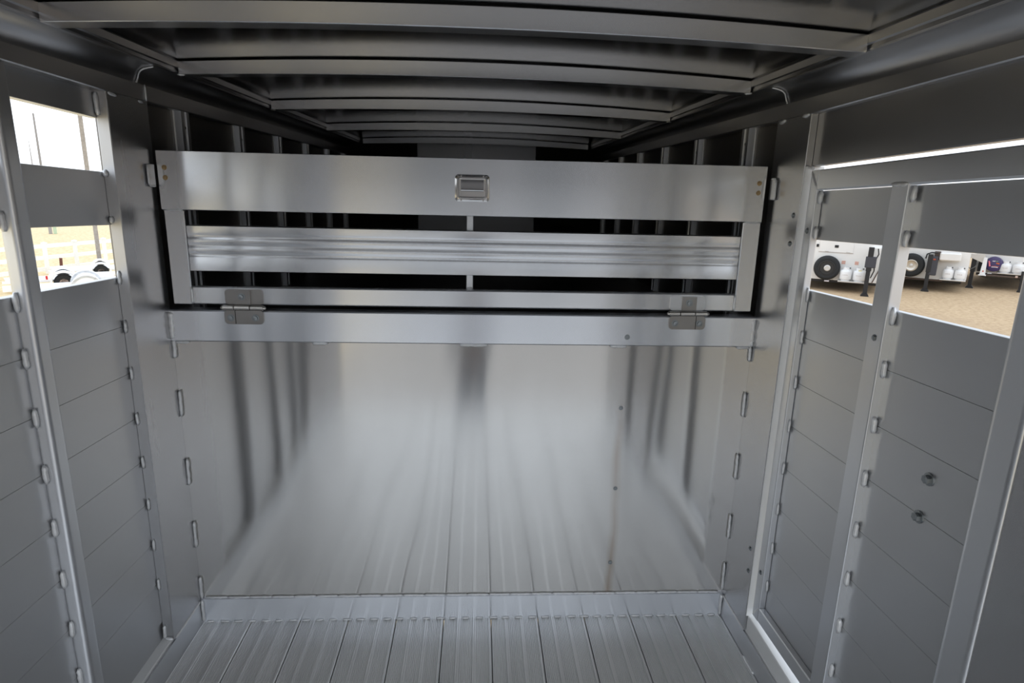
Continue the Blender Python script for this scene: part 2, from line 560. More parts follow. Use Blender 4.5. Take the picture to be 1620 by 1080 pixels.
for s in (-1, 1):
    bm = bmesh.new()
    pr = [(0.931, 1.949), (0.929, 1.953), (0.931, 1.963), (0.926, 1.966), (0.924, 1.984), (0.928, 1.990), (0.955, 1.990), (0.955, 1.949)]
    prism(bm, [(s * a, b) for a, b in pr], 'y', [REAR, 3.65])
    finish('roof_rail', bm, M['rail'], ceil, angle=30)
    bm = bmesh.new()
    cv = []
    for k in range(9):
        t = PI / 2 * k / 8
        cv.append((0.930 + 0.070 * math.cos(t), 1.900 + 0.050 * math.sin(t)))
    cv += [(0.930, 1.958), (1.02, 1.958), (1.02, 1.900)]
    prism(bm, [(s * a, b) for a, b in cv], 'y', [REAR, 3.65])
    finish('cove', bm, M['rail'], ceil, angle=40)
    # arc-shaped weld across the cove beside the bulkhead
    bm = bmesh.new()
    pts = [(s * (0.925 + 0.071 * math.cos(t)), -0.055 + 0.006 * math.sin(6 * t), 1.901 + 0.047 * math.sin(t)) for t in [PI / 2 * 0.82 * k / 10 for k in range(11)]]
    tube(bm, pts, [0.0026 * random.uniform(.8, 1.15) for _ in pts], 6)
    finish('weld_bead', bm, M['weld'], ceil, angle=70)
    for yb in (0.062, 0.955):
        weld(ceil, (s * 0.928, yb, 1.945), (s * 0.905, yb + 0.004, 1.944), 0.004)

# ------------------------------------------------------------------ nose (dark gooseneck room beyond the gate)
nose = struct(empty('wall_nose'), 'dark gooseneck nose beyond the drop gate')
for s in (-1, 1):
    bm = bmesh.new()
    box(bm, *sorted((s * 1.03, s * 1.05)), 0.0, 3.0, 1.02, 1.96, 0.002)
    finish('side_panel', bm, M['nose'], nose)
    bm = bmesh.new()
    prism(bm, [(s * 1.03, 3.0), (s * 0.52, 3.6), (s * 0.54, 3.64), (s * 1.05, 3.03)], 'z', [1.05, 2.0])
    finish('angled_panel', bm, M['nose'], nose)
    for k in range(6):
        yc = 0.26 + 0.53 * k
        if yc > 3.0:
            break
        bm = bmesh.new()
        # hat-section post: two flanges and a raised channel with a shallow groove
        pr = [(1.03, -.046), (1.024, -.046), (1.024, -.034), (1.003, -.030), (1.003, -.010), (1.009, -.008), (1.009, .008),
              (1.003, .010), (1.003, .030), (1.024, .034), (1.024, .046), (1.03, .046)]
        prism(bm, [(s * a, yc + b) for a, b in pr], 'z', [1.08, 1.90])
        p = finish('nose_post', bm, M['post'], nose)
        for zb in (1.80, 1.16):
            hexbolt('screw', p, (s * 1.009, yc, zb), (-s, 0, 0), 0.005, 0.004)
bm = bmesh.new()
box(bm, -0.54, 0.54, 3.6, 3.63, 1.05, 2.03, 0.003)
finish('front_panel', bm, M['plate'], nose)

# ------------------------------------------------------------------ side walls
LEVELS = [0.167, 0.314, 0.461, 0.608, 0.755, 0.902, 1.049, 1.196]
def slat_profile(s, z0, z1, xin=1.033, xo=1.058):
    g = 0.0001
    pr = [(xin + 0.0012, z0 + g), (xin, z0 + g + 0.0008), (xin, z1 - g - 0.0008), (xin + 0.0012, z1 - g), (xo, z1 - g), (xo, z0 + g)]
    return [(s * a, b) for a, b in pr]
def add_slat(parent, s, z0, z1, ys, xin=1.033, xo=1.058):
    bm = bmesh.new()
    prism(bm, slat_profile(s, z0, z1, xin, xo), 'y', ys, fn=shear)
    return finish('slat', bm, M['wall'], parent, angle=20)
def wall_slats(parent, s, ys):
    add_slat(parent, s, 0.090, LEVELS[0], ys, 1.0385, 1.062)
    for k, z0 in enumerate(LEVELS):
        add_slat(parent, s, z0, z0 + 0.147, ys)
    add_slat(parent, s, 1.4955, 1.6435, ys)
    bm = bmesh.new()
    prism(bm, slat_profile(s, 1.788, 1.905), 'y', ys, fn=lambda x, y, z: (x, y, z + (S(y) if z < 1.85 else 0)))
    finish('slat', bm, M['wall'], parent, angle=20)
def top_plate(parent, s):
    bm = bmesh.new()
    pr = rect(1.000, 1.034, 1.853, 1.904, 0.003)
    prism(bm, [(s * a, b) for a, b in pr], 'y', [REAR, -1.2, -0.2, 0.0, 3.0],
          fn=lambda x, y, z: (x, y, z + (0.022 * (-0.2 - max(-1.2, min(-0.2, y))) if z < 1.88 else 0)))
    finish('top_plate', bm, M['rail'], parent)
def base_rail(parent, s):
    bm = bmesh.new()
    pr = [(1.000, -0.01), (0.998, 0.004), (1.000, 0.078), (1.001, 0.084), (1.006, 0.084), (1.007, 0.080), (1.010, 0.080), (1.062, 0.080), (1.062, -0.01)]
    prism(bm, [(s * a, b) for a, b in pr], 'y', [REAR, -0.002])
    finish('base_rail', bm, M['post'], parent, angle=25)
    bm = bmesh.new()
    prism(bm, [(s * a, b) for a, b in ((1.0085, 0.0805), (1.0085, 0.090), (1.0105, 0.092), (1.062, 0.100), (1.062, 0.0805))], 'y', [REAR, -0.003])
    finish('sill', bm, M['sill'], parent, angle=25)
def wall_post(parent, s, yc, hw=0.026, xin=1.0):
    bm = bmesh.new()
    prism(bm, [(s * a, b) for a, b in rsup(xin, 1.040, yc - hw, yc + hw, 0.012)], 'z', [0.098, 1.858])
    return finish('wall_post', bm, M['post'], parent, angle=60)

wl = struct(empty('wall_left'), 'left slatted aluminium wall with two open rows')
wall_slats(wl, -1, YS + [-0.20])
top_plate(wl, -1)
base_rail(wl, -1)
bm = bmesh.new()
box(bm, -1.034, -1.0, -0.215, 0.004, 0.088, 1.856, 0.002)
finish('corner_plate', bm, M['plate'], wl)
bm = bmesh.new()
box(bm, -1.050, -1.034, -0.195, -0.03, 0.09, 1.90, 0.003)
finish('outer_post', bm, M['nose'], wl)  # darker nose metal puts the shade of this jamb face into its colour
for k in range(3):
    wall_post(wl, -1, -0.603 - 0.40 * k)
bm = bmesh.new()
box(bm, -1.034, -1.0, REAR, -1.62, 0.088, 1.858, 0.003)
finish('corner_plate', bm, M['plate'], wl)
for yc in (-0.215,):
    for z in LEVELS[1:] + [1.343]:
        weld(wl, (-1.0265, yc - 0.003, z + S(yc) - 0.020), (-1.0265, yc - 0.003, z + S(yc) + 0.020), 0.005)
    weld(wl, (-1.028, yc - 0.003, 0.10), (-1.026, yc - 0.003, 0.150), 0.006)
    weld(wl, (-1.028, yc - 0.004, 0.102), (-1.0, yc - 0.006, 0.098), 0.006)
    weld(wl, (-1.027, yc - 0.003, 1.79), (-1.027, yc - 0.003, 1.85), 0.006)
    weld(wl, (-1.027, yc - 0.003, 1.625), (-1.027, yc - 0.003, 1.645), 0.007)
    weld(wl, (-1.027, yc - 0.003, 1.496), (-1.027, yc - 0.003, 1.515), 0.006)
for k in range(2):
    yc = -0.629 - 0.40 * k
    for z in LEVELS[0:] + [1.330]:
        weld(wl, (-1.0265, yc - 0.004, z + S(yc) - 0.024), (-1.0265, yc - 0.004, z + S(yc) + 0.024), 0.0065)
    weld(wl, (-1.027, yc - 0.003, 1.50), (-1.027, yc - 0.003, 1.545), 0.007)
weld(wl, (-1.001, -0.205, 1.851), (-1.001, -0.165, 1.847), 0.005)
weld(wl, (-1.001, -0.05, 1.850), (-1.001, -0.02, 1.847), 0.0045)
weld(wl, (-0.998, -0.004, 1.854), (-0.998, -0.004, 1.902), 0.003)
weld(wl, (-1.0, -0.205, 0.090), (-1.0, -0.01, 0.090), 0.004)
# welded latch keeper on the corner plate
bm = bmesh.new()
box(bm, -1.0, -0.992, -0.048, -0.012, 1.603, 1.668, 0.002)
kp = finish('latch_keeper', bm, M['post'], wl)
weld(kp, (-0.994, -0.050, 1.667), (-0.994, -0.050, 1.604), 0.004)
weld(kp, (-0.994, -0.048, 1.602), (-0.994, -0.012, 1.602), 0.004)

wr = struct(empty('wall_right'), 'right aluminium wall around the slatted side door')
top_plate(wr, 1)
base_rail(wr, 1)
bm = bmesh.new()
box(bm, 1.0, 1.05, -0.208, 0.004, 0.088, 1.856, 0.002)
finish('corner_plate', bm, M['plate'], wr)
bm = bmesh.new()
prism(bm, rect(1.022, 1.05, 1.7106, 1.905, 0.003), 'y', [-1.10, -0.9, -0.6, -0.21],
      fn=lambda x, y, z: (x, y, z + (S(y) if z < 1.8 else 0)))
finish('header_panel', bm, M['rail'], wr)
bm = bmesh.new()
box(bm, 1.0, 1.05, -1.46, -1.101, 0.088, 1.858, 0.003)
finish('corner_plate', bm, M['plate'], wr)
bm = bmesh.new()
prism(bm, rect(1.008, 1.09, 0.09, 0.150, 0.003), 'y', [-1.10, -0.21])
finish('threshold', bm, M['sill'], wr)
wall_slats(wr, 1, [REAR, -1.46])
bm = bmesh.new()
box(bm, 1.0, 1.034, REAR, -1.66, 0.088, 1.858, 0.003)
finish('corner_plate', bm, M['plate'], wr)
for y, z in ((-0.177, 1.56), (-0.178, 1.473), (-0.179, 0.403), (-0.186, 0.319)):
    hexbolt('bolt', wr, (1.0, y, z), (-1, 0, 0), 0.006, 0.004)
hexbolt('bolt', wr, (1.0, -1.165, 1.19), (-1, 0, 0), 0.006, 0.004)
weld(wr, (0.999, -0.196, 1.853), (0.999, -0.160, 1.850), 0.006)
weld(wr, (0.999, -0.05, 1.850), (0.999, -0.015, 1.846), 0.006)
weld(wr, (1.016, -0.211, 1.700), (1.016, -0.235, 1.701), 0.006)
weld(wr, (1.0, -0.205, 0.090), (1.0, -0.01, 0.090), 0.004)
weld(wr, (1.004, -0.46, 0.086), (1.004, -0.56, 0.086), 0.006)
weld(wr, (0.997, -0.235, 0.002), (0.997, -0.32, 0.002), 0.006)
bm = bmesh.new()
box(bm, 0.992, 1.0, -0.046, -0.010, 1.603, 1.668, 0.002)
kp = finish('latch_keeper', bm, M['post'], wr)
weld(kp, (0.994, -0.048, 1.667), (0.994, -0.048, 1.604), 0.004)
weld(kp, (0.994, -0.046, 1.670), (0.994, -0.012, 1.670), 0.004)

bm = bmesh.new()
box(bm, 1.0015, 1.06, -0.2105, -0.208, 0.15, 1.705, 0.0004)
finish('door_jamb', bm, M['sill'], wr)

# ------------------------------------------------------------------ side door in the right wall
door = struct(empty('door_1'), 'slatted aluminium side door with two open windows')
XF = 1.015
def dbar_z(name, y0, y1, z0, z1, ch=0.004, xo=1.046):
    bm = bmesh.new()
    prism(bm, rsup(XF, xo, y0, y1, ch), 'z', [z0, z1], fn=shear)
    return finish(name, bm, M['post'], door, angle=60)
def dbar_y(name, z0, z1, y0=-1.085, y1=-0.224, xo=1.046):
    bm = bmesh.new()
    prism(bm, rect(XF, xo, z0, z1, 0.003), 'y', [y0, -0.6, y1], fn=shear)
    return finish(name, bm, M['post'], door)
dbar_z('stile', -0.265, -0.223, 0.1745, 1.6975, 0.003, 1.0375)
dbar_z('stile', -1.085, -1.006, 0.1745, 1.6975, 0.012)
dbar_y('top_rail', 1.640, 1.6975, -1.004, -0.267)
dbar_y('bottom_rail', 0.1745, 0.226, -1.004, -0.267, 1.0375)
dbar_z('mid_post', -0.662, -0.602, 0.224, 1.642, 0.003)
DY = [-1.02, -0.6, -0.240]
add_slat(door, 1, 0.200, 0.314, DY, 1.0375, 1.056)
for z0 in LEVELS[1:]:
    add_slat(door, 1, z0, z0 + 0.147, DY, 1.0375, 1.056)
add_slat(door, 1, 1.4955, 1.638, DY, 1.0375, 1.056)
for z in LEVELS[1:] + [1.330]:
    for yc, r in ((-0.265, 0.0045), (-0.662, 0.0065)):
        weld(door, (1.031, yc - 0.003, z + S(yc) - 0.022), (1.031, yc - 0.003, z + S(yc) + 0.022), r)
    weld(door, (1.034, -1.003, z + S(-1.0) - 0.018), (1.034, -1.003, z + S(-1.0) + 0.010), 0.004)
for yc in (-0.265, -0.662):
    weld(door, (1.029, yc - 0.004, 1.497 + S(yc)), (1.029, yc - 0.004, 1.535 + S(yc)), 0.007)
    weld(door, (1.028, yc - 0.005, 1.600 + S(yc)), (1.028, yc - 0.005, 1.638 + S(yc)), 0.007)
weld(door, (1.0145, -0.604, 1.650), (1.0145, -0.66, 1.651), 0.006)
weld(door, (1.0150, -0.228, 1.688), (1.0150, -0.265, 1.640), 0.0035)
weld(door, (1.0150, -0.228, 0.172), (1.0150, -0.262, 0.220), 0.0025)
for y, z in ((-0.866, 1.012), (-0.858, 0.915)):
    hexbolt('bolt', door, (1.0375, y, z), (-1, 0, 0), 0.0105, 0.012)
for y, z in ((-0.243, 1.517), (-0.243, 0.350), (-0.632, 1.28)):
    hexbolt('bolt', door, (XF, y, z), (-1, 0, 0), 0.006, 0.004)

# ------------------------------------------------------------------ rear end behind the camera
rear = struct(empty('wall_rear'), 'open rear end of the trailer')
bm = bmesh.new()
box(bm, -1.06, 1.06, REAR - 0.06, REAR, 1.90, 2.06, 0.004)
finish('rear_header', bm, M['rail'], rear)

# ------------------------------------------------------------------ slatted drop gate
gate = thing(empty('drop_gate', (0, 0.0, 1.205)), 'aluminium drop gate with slotted openings above the smooth bulkhead', 'gate')
def gl(bm, name, mat, **k):
    o = finish(name, bm, mat, gate, loc=(0, 0, -1.205), **k)
    return o
bm = bmesh.new()
prism(bm, rect(-0.004, 0.004, 1.529, 1.711, 0.0015), 'x', [-0.988, 0.981])
gl(bm, 'top_plate', M['gate'])
for a, b in ((-0.985, -0.922), (0.921, 0.983)):
    bm = bmesh.new()
    box(bm, a, b, 0.0, 0.034, 1.220, 1.5285, 0.003)
    gl(bm, 'stile', M['gate'])
bm = bmesh.new()
box(bm, -0.921, 0.920, 0.0, 0.034, 1.221, 1.281, 0.004)
gl(bm, 'bottom_rail', M['gate'])
bm = bmesh.new()
# rolled slat: bowed face with two shallow ribs
pz = [(1.3305, .010), (1.333, .004), (1.375, .004), (1.380, .0055), (1.386, .0075), (1.392, .0055), (1.398, .0038), (1.408, .0038), (1.414, .0068),
      (1.418, .0068), (1.424, .0038), (1.434, .0038), (1.440, .0058), (1.445, .0075), (1.452, .0055), (1.458, .004), (1.478, .004), (1.481, .009)]
pr = [(b, a) for a, b in pz] + [(b + 0.020, a) for a, b in reversed(pz)]
prism(bm, pr, 'x', [-0.9205, 0.9195])
gl(bm, 'slat', M['gate'], angle=50)
bm = bmesh.new()
box(bm, -0.014, 0.010, 0.031, 0.046, 1.276, 1.532, 0.002)
gl(bm, 'centre_brace', M['post'])
for p0, p1, r in (((-0.984, 0.0, 1.5285), (-0.925, 0.0, 1.5285), .004), ((0.924, 0.0, 1.5285), (0.982, 0.0, 1.5285), .004),
                  ((-0.9215, -0.001, 1.278), (-0.9215, -0.001, 1.223), .005), ((0.9205, -0.001, 1.278), (0.9205, -0.001, 1.223), .005),
                  ((-0.012, 0.030, 1.284), (0.008, 0.030, 1.284), .004)):
    o = weld(gate, p0, p1, r)
    o.location = (0, 0, -1.205)
for x, z in ((-0.966, 1.659), (-0.966, 1.628), (0.959, 1.656), (0.959, 1.625)):
    hexbolt('screw', gate, (x, -0.004, z - 1.205), (0, -1, 0), 0.0055, 0.003, M['brass'])
# recessed paddle latch
bm = bmesh.new()
LX, LZ = 0.005, 1.618
def ring_plate(bm, outer, inner, y0, y1):
    vo = [bm.verts.new((a, y0, b)) for a, b in outer]
    vi = [bm.verts.new((a, y0 - 0.0005, b)) for a, b in inner]
    vb = [bm.verts.new((a, y1, b)) for a, b in outer]
    vk = [bm.verts.new((a, y1 + 0.004, b)) for a, b in inner]
    n = len(outer)
    for k in range(n):
        j = (k + 1) % n
        bm.faces.new((vo[k], vo[j], vi[j], vi[k]))
        bm.faces.new((vb[k], vb[j], vo[j], vo[k]))
        bm.faces.new((vi[k], vi[j], vk[j], vk[k]))
    bm.faces.new(vk)
def rr(cx, cz, hw, hh, r):
    return [(cx + a, cz + b) for a, b in rrect(-hw, hw, -hh, hh, r, 5)]
o1, o2, o3, o4 = rr(LX, LZ, .0565, .043, .013), rr(LX, LZ, .050, .037, .010), rr(LX, LZ, .043, .031, .008), rr(LX, LZ, .0405, .0285, .006)
ys = (-0.0042, -0.0085, -0.0095, -0.0105, -0.004, 0.002)
loops = [(o1, -0.004), (o1, -0.006), (o2, -0.0085), (o3, -0.0095), (o4, -0.0085), (o4, -0.0045)]
vr = [[bm.verts.new((a, y, b)) for a, b in o] for o, y in loops]
for i in range(len(vr) - 1):
    n = len(vr[i])
    for k in range(n):
        j = (k + 1) % n
        bm.faces.new((vr[i][k], vr[i][j], vr[i + 1][j], vr[i + 1][k]))
bm.faces.new(vr[-1])
latch = gl(bm, 'paddle_latch', M['chrome'], angle=50)
latch['label'] = 'polished chrome paddle latch'
bm = bmesh.new()
prism(bm, [(-0.0046, LZ + .026), (-0.0058, LZ + .0255), (-0.0150, LZ - .006), (-0.0142, LZ - .0085), (-0.0075, LZ - .010), (-0.0075, LZ - .026), (-0.0046, LZ - .027)], 'x', [LX - .037, LX + .037])
finish('paddle', bm, M['chrome'], latch, angle=20)
for dx in (-0.036, 0.036):
    for dz in (-0.0375, 0.0375):
        hexbolt('rivet', latch, (LX + dx, -0.0068, LZ + dz), (0, -1, 0), 0.0028, 0.002, M['chrome'])
# hinges: leaf on the gate rail, leaf on the bar, barrel between them
def hinge(xc, flip):
    bm = bmesh.new()
    prism(bm, [(xc + a, b) for a, b in rrect(-.062, .062, 1.222, 1.274, .012, 4)], 'y', [-0.0045, 0.0])
    h = gl(bm, 'hinge', M['post'] if flip else M['steel'], angle=40)
    h['label'] = 'steel hinge with a bright upper leaf' if flip else 'grey steel butt hinge'
    bm = bmesh.new()
    prism(bm, [(xc + a, b) for a, b in rrect(-.064, .064, 1.158, 1.206, .013, 4)], 'y', [-0.0170, -0.0122])
    finish('lower_leaf', bm, M['steel'], h, angle=40)
    bm = bmesh.new()
    a0, a1 = (xc - .030, xc + .022) if not flip else (xc - .020, xc + .030)
    prism(bm, [(-0.0045, 1.224), (-0.0095, 1.224), (-0.0095, 1.271), (-0.0045, 1.271)], 'x', [a0, a1])
    finish('upper_tab', bm, M['steel'], h)
    for q0, q1, rr_ in ((xc - .066, xc - .030, .0088), (xc - .028, xc + .022, .0092), (xc + .024, xc + .066, .0088)):
        bm = bmesh.new()
        lathe(bm, [(rr_ * .9, q0), (rr_, q0 + .001), (rr_, q1 - .001), (rr_ * .9, q1)], (0, -0.0185, 1.214), 'x', 16)
        finish('barrel', bm, M['barrel'], h, angle=40)
    for q, d in ((xc - .066, -1), (xc + .066, 1)):
        bm = bmesh.new()
        lathe(bm, [(.006, q), (.0055, q + d * .005), (.003, q + d * .008)], (0, -0.0185, 1.214), 'x', 12)
        finish('pin', bm, M['barrel'], h, angle=40)
    hexbolt('bolt', h, (xc - .006 if not flip else xc + .004, -0.0095, 1.250), (0, -1, 0), 0.0085, 0.007)
    for dx in (-.043, .037) if not flip else (-.043, .043):
        hexbolt('bolt', h, (xc + dx, -0.0170, 1.180), (0, -1, 0), 0.0085, 0.007)
    bm = bmesh.new()
    e = xc - .028 if not flip else xc + .030
    box(bm, e - 0.001, e + 0.001, -0.0176, -0.0168, 1.159, 1.205, 0)
    finish('leaf_joint', bm, M['dark'], h)
hinge(-0.752, False)
hinge(0.754, True)

# ------------------------------------------------------------------ ground outside
def ground_z(x):
    if x > -2.5:
        return -1.0
    if x < -8:
        return -2.0
    return -1.0 - (-2.5 - x) / 5.5
bm = bmesh.new()
xs = [0, 2, 6, 12, 20, 40, 90, 400]
ysg = [-400, -60, -20, -5, 0, 5, 10, 20, 40, 90, 400]
def sheet(bm, xs, ysg):
    g = [[bm.verts.new((x, y, ground_z(x))) for x in xs] for y in ysg]
    for j in range(len(ysg) - 1):
        for i in range(len(xs) - 1):
            bm.faces.new((g[j][i], g[j][i + 1], g[j + 1][i + 1], g[j + 1][i]))
sheet(bm, xs, ysg)
struct(finish('ground_gravel', bm, M['gravel']), 'tan gravel lot under the parked campers')
M['drive'] = ground_mat('grey_drive', (0.31, 0.28, 0.25), (0.46, 0.425, 0.385), (0.26, 0.24, 0.22), 12, 0.4, 0.2)
bm = bmesh.new()
box(bm, -2.4, 5.0, -60.0, -2.8, -1.03, -0.985, 0.0)
struct(finish('added_drive', bm, M['drive']), 'unseen grey drive added behind the trailer for its reflection')  # unseen surface, added so the bulkhead mirrors grey instead of tan gravel
bm = bmesh.new()
sheet(bm, [-400, -90, -40, -20, -12, -8, -7, -6, -5, -4, -3, -2.5, 0], ysg)
struct(finish('ground_grass', bm, M['grass']), 'dry straw-coloured grass beyond the white fence')

def frame(az, D, gz):
    a = math.radians(az)
    return (CP.x + D * math.sin(a), CP.y + D * math.cos(a), gz), -a

# ------------------------------------------------------------------ campers on the right
def wheel_parts(parent, x, y, z, r, w, rimr, rim_mat, name='spare_wheel', deep=False):
    bm = bmesh.new()
    # tire: axis along y, outer face towards -y
    lathe(bm, [(rimr, y + w * .2), (rimr, y + w * .06), (rimr * 1.08, y + .01), (r * .80, y), (r * .93, y + w * .08), (r * .985, y + w * .2), (r, y + w * .35), (r, y + w * .7), (r * .95, y + w * .92), (r * .8, y + w)], (x, 0, z), 'y', 36)
    t = finish(name, bm, M['rubber'], parent, angle=35)
    bm = bmesh.new()
    dd = w * (.30 if deep else .14)
    lathe(bm, [(rimr * 1.03, y + w * .16), (rimr * 1.03, y + .004), (rimr * .93, y + .002), (rimr * .88, y + dd * .6), (rimr * .62, y + dd), (rimr * .30, y + dd), (rimr * .28, y + dd * .55), (0.01, y + dd * .5)], (x, 0, z), 'y', 28)
    finish('rim', bm, rim_mat, t, angle=30)
    return t, dd

def camper(name, az, D, label, x0, x1, belly, top, depth=6.0):
    loc, rz = frame(az, D, -1.0)
    root = thing(empty(name, loc, rz), label, 'camper', 'white campers parked side by side')
    bm = bmesh.new()
    prism(bm, rect(x0, x1, belly, top, 0.05), 'y', [0, depth])
    finish('body', bm, M['white'], root)
    bm = bmesh.new()
    box(bm, x0 + .1, x1 - .1, .05, depth - .1, belly - .08, belly, .01)
    finish('underframe', bm, M['black'], root)
    for sx_ in (x0 + .12, x1 - .32):
        for yy in (depth * .62, depth * .78):
            bm = bmesh.new()
            lathe(bm, [(.12, 0), (.3, 0), (.35, .05), (.35, .16), (.3, .2), (.12, .2)], (sx_, yy, .35), 'x', 20)
            finish('wheel', bm, M['rubber'], root)
    return root

def leg(root, x, y, w, ztop, foot_w):
    bm = bmesh.new()
    box(bm, x - w / 2, x + w / 2, y - w / 2, y + w / 2, 0.03, ztop, .006)
    box(bm, x - w * .62, x + w * .62, y - w * .62, y + w * .62, ztop * .52, ztop, .006)
    o = finish('landing_leg', bm, M['black'], root)
    bm = bmesh.new()
    prism(bm, [(x - foot_w / 2, 0.0), (x + foot_w / 2, 0.0), (x + foot_w / 2, .015), (x + w * .6, .075), (x - w * .6, .075), (x - foot_w / 2, .015)], 'y', [y - foot_w / 2, y + foot_w / 2])
    finish('foot', bm, M['black'], o)
    return o

def small_box(root, name, mat, *a, c=0.006):
    bm = bmesh.new()
    box(bm, *a, c)
    return finish(name, bm, mat, root)

# first camper, behind the left door window
c1 = camper('camper', 31.5, 20.0, 'white camper with a black spare wheel seen through left door window', -1.5, 0.98, .30, 3.0)
hatch = small_box(c1, 'hatch_door', M['white'], -.75, .12, -.02, .0, 1.09, 1.62, c=.008)
small_box(hatch, 'hatch_trim', M['grey_print'], -.765, .135, -.008, -.001, 1.075, 1.09, c=0)
small_box(hatch, 'latch', M['black'], -.36, -.26, -.035, -.018, 1.225, 1.30)
small_box(hatch, 'hinge', M['hub'], -.60, -.50, -.03, -.01, 1.095, 1.125)
small_box(hatch, 'hinge', M['hub'], -.05, .05, -.03, -.01, 1.095, 1.125)
small_box(c1, 'vent', M['black'], -.83, -.77, -.03, .0, 1.22, 1.30)
t, dd = wheel_parts(c1, -.48, -.26, .655, .345, .22, .21, M['wheel_black'], deep=True)
bm = bmesh.new()
lathe(bm, [(.088, -.21), (.085, -.245), (.06, -.255), (.055, -.25), (.02, -.25)], (-.47, 0, .655), 'y', 24)
finish('hub_cap', bm, M['hub'], t)
for k in range(3):
    small_box(t, 'lug', M['whiteprint'], -.60 + .003 * k, -.585 + .003 * k, -.215, -.205, .62 + .035 * k, .635 + .035 * k, c=.002)
for xx in (-.08, .25):
    lb = small_box(c1, 'warning_label', M['label_tan'], xx - .05, xx + .05, -.006, .0, .775, .875, c=0)
    for q in range(3):
        small_box(lb, 'print_line', M['label_red'], xx - .045, xx + .045, -.0075, -.0055, .785 + .03 * q, .795 + .03 * q, c=0)
small_box(c1, 'tray', M['hub'], -.16, .52, -.34, .02, .30, .335, c=.004)
small_box(c1, 'bracket', M['whiteprint'], -.50, -.38, -.2, .02, .265, .30, c=.004)
lg = leg(c1, .545, -.62, .105, 1.33, .20)
small_box(lg, 'leg_box', M['cabbox'], .44, .70, -.69, -.55, .78, 1.08, c=.015)
bm = bmesh.new()
tube(bm, [(.70, -.6, 1.30), (.73, -.6, 1.15), (.66, -.6, .95), (.68, -.6, .7), (.62, -.6, .5)], .016, 7)
finish('hose', bm, M['black'], c1)
bm = bmesh.new()
prism(bm, [(.60, .36), (.74, .36), (.92, .80), (.92, 1.3), (.56, 1.3)], 'y', [-.42, -.0])
finish('pin_box', bm, M['white'], c1)
bm = bmesh.new()
tube(bm, [(.68, -.44, .36), (.80, -.44, .72), (.92, -.44, 1.25)], .014, 7)
finish('brake_cable', bm, M['brownbeam'], c1)
small_box(c1, 'vent', M['black'], .53, .58, -.45, -.41, 1.2, 1.3)

# second camper, behind the right door window
c2 = camper('camper', 36.8, 22.0, 'white camper with a silver-rimmed spare wheel and protruding front shelf', -.93, 1.06, .34, 3.05)
t, dd = wheel_parts(c2, -.33, -.28, .72, .345, .24, .165, M['silver'])
bm = bmesh.new()
lathe(bm, [(.05, -.255), (.046, -.29), (.02, -.295)], (-.325, 0, .72), 'y', 18)
finish('hub_cap', bm, M['hub'], t)
lg = leg(c2, .115, -.30, .10, 1.08, .20)
bx = small_box(lg, 'leg_box', M['cabbox'], .12, .315, -.36, -.22, .48, 1.03, c=.02)
small_box(bx, 'lamp', M['amber'], .185, .245, -.372, -.358, .925, .965)
bm = bmesh.new()
tube(bm, [(.0, -.3, .95), (.02, -.3, 1.08), (.12, -.3, 1.13), (.28, -.3, 1.13)], .02, 7)
finish('hose', bm, M['black'], c2)
small_box(c2, 'side_plate', M['brownbeam'], .20, .34, -.2, .0, .92, 1.16)
small_box(c2, 'shelf', M['white'], .33, .84, -.38, .0, .925, 1.15, c=.03)
small_box(c2, 'tray', M['hub'], .42, 1.04, -.32, .02, .365, .395, c=.004)
small_box(c2, 'sill_beam', M['brownbeam'], -.6, .5, -.03, .06, .29, .335, c=.004)

# third camper, farthest
c3 = camper('camper', 41.3, 24.0, 'farthest white camper with a purple spare tire cover', -.62, 1.35, .46, 3.0)
lg = leg(c3, -.61, -.35, .10, .98, .20)
leg(c3, .60, -.35, .06, .62, .12)
bm = bmesh.new()
prism(bm, [(-.42, .45), (-.28, .45), (-.30, .96), (-.385, .96)], 'y', [-.55, -.43])
pp = finish('pin_post', bm, M['wpaint'], c3)
small_box(pp, 'flange', M['wpaint'], -.45, -.255, -.58, -.40, .42, .445)
small_box(pp, 'red_mark', M['label_red'], -.365, -.33, -.556, -.548, .535, .575, c=0)
bm = bmesh.new()
prism(bm, [(-.86, 1.0), (-.40, .80), (-.36, .82), (-.36, 1.05), (-.86, 1.05)], 'y', [-.5, -.3])
finish('pin_box', bm, M['hub'], c3)
bm = bmesh.new()
tube(bm, [(-.80, -.45, .92), (-.74, -.47, .66), (-.66, -.48, .585), (-.56, -.47, .66), (-.49, -.46, .82)], .014, 7)
finish('hose', bm, M['hose'], c3)
bm = bmesh.new()
lathe(bm, [(.02, -.28), (.17, -.275), (.215, -.25), (.225, -.2), (.225, -.06), (.2, -.04)], (-.12, 0, .76), 'y', 32)
tcov = finish('tire_cover', bm, M['purple'], c3, angle=40)
tcov['label'] = 'purple vinyl tire cover'
for q, (mm, a) in enumerate(((M['orange'], (-.07, .01, .775, .81)), (M['label_red'], (-.16, -.09, .70, .715)), (M['whiteprint'], (-.17, -.01, .665, .69)), (M['greenprint'], (-.09, -.03, .845, .865)), (M['whiteprint'], (-.17, -.10, .845, .868)), (M['orange'], (-.10, .01, .70, .712)), (M['orange'], (-.24, -.20, .80, .815)))):
    xa, xb, za, zb = a
    bm = bmesh.new()
    n = 5
    for k in range(n):
        u = xa + (xb - xa) * k / n
        zz = random.uniform(-.004, .004)
        box(bm, u + .001, u + (xb - xa) / n - .002, -.2825, -.275, za + zz, zb + zz, 0.001)
    finish('lettering', bm, mm, tcov)
bm = bmesh.new()
prism(bm, [(-.27, .86), (-.24, .86), (-.19, .70), (-.23, .69)], 'y', [-.30, -.288])
finish('ribbon', bm, M['pink'], tcov)
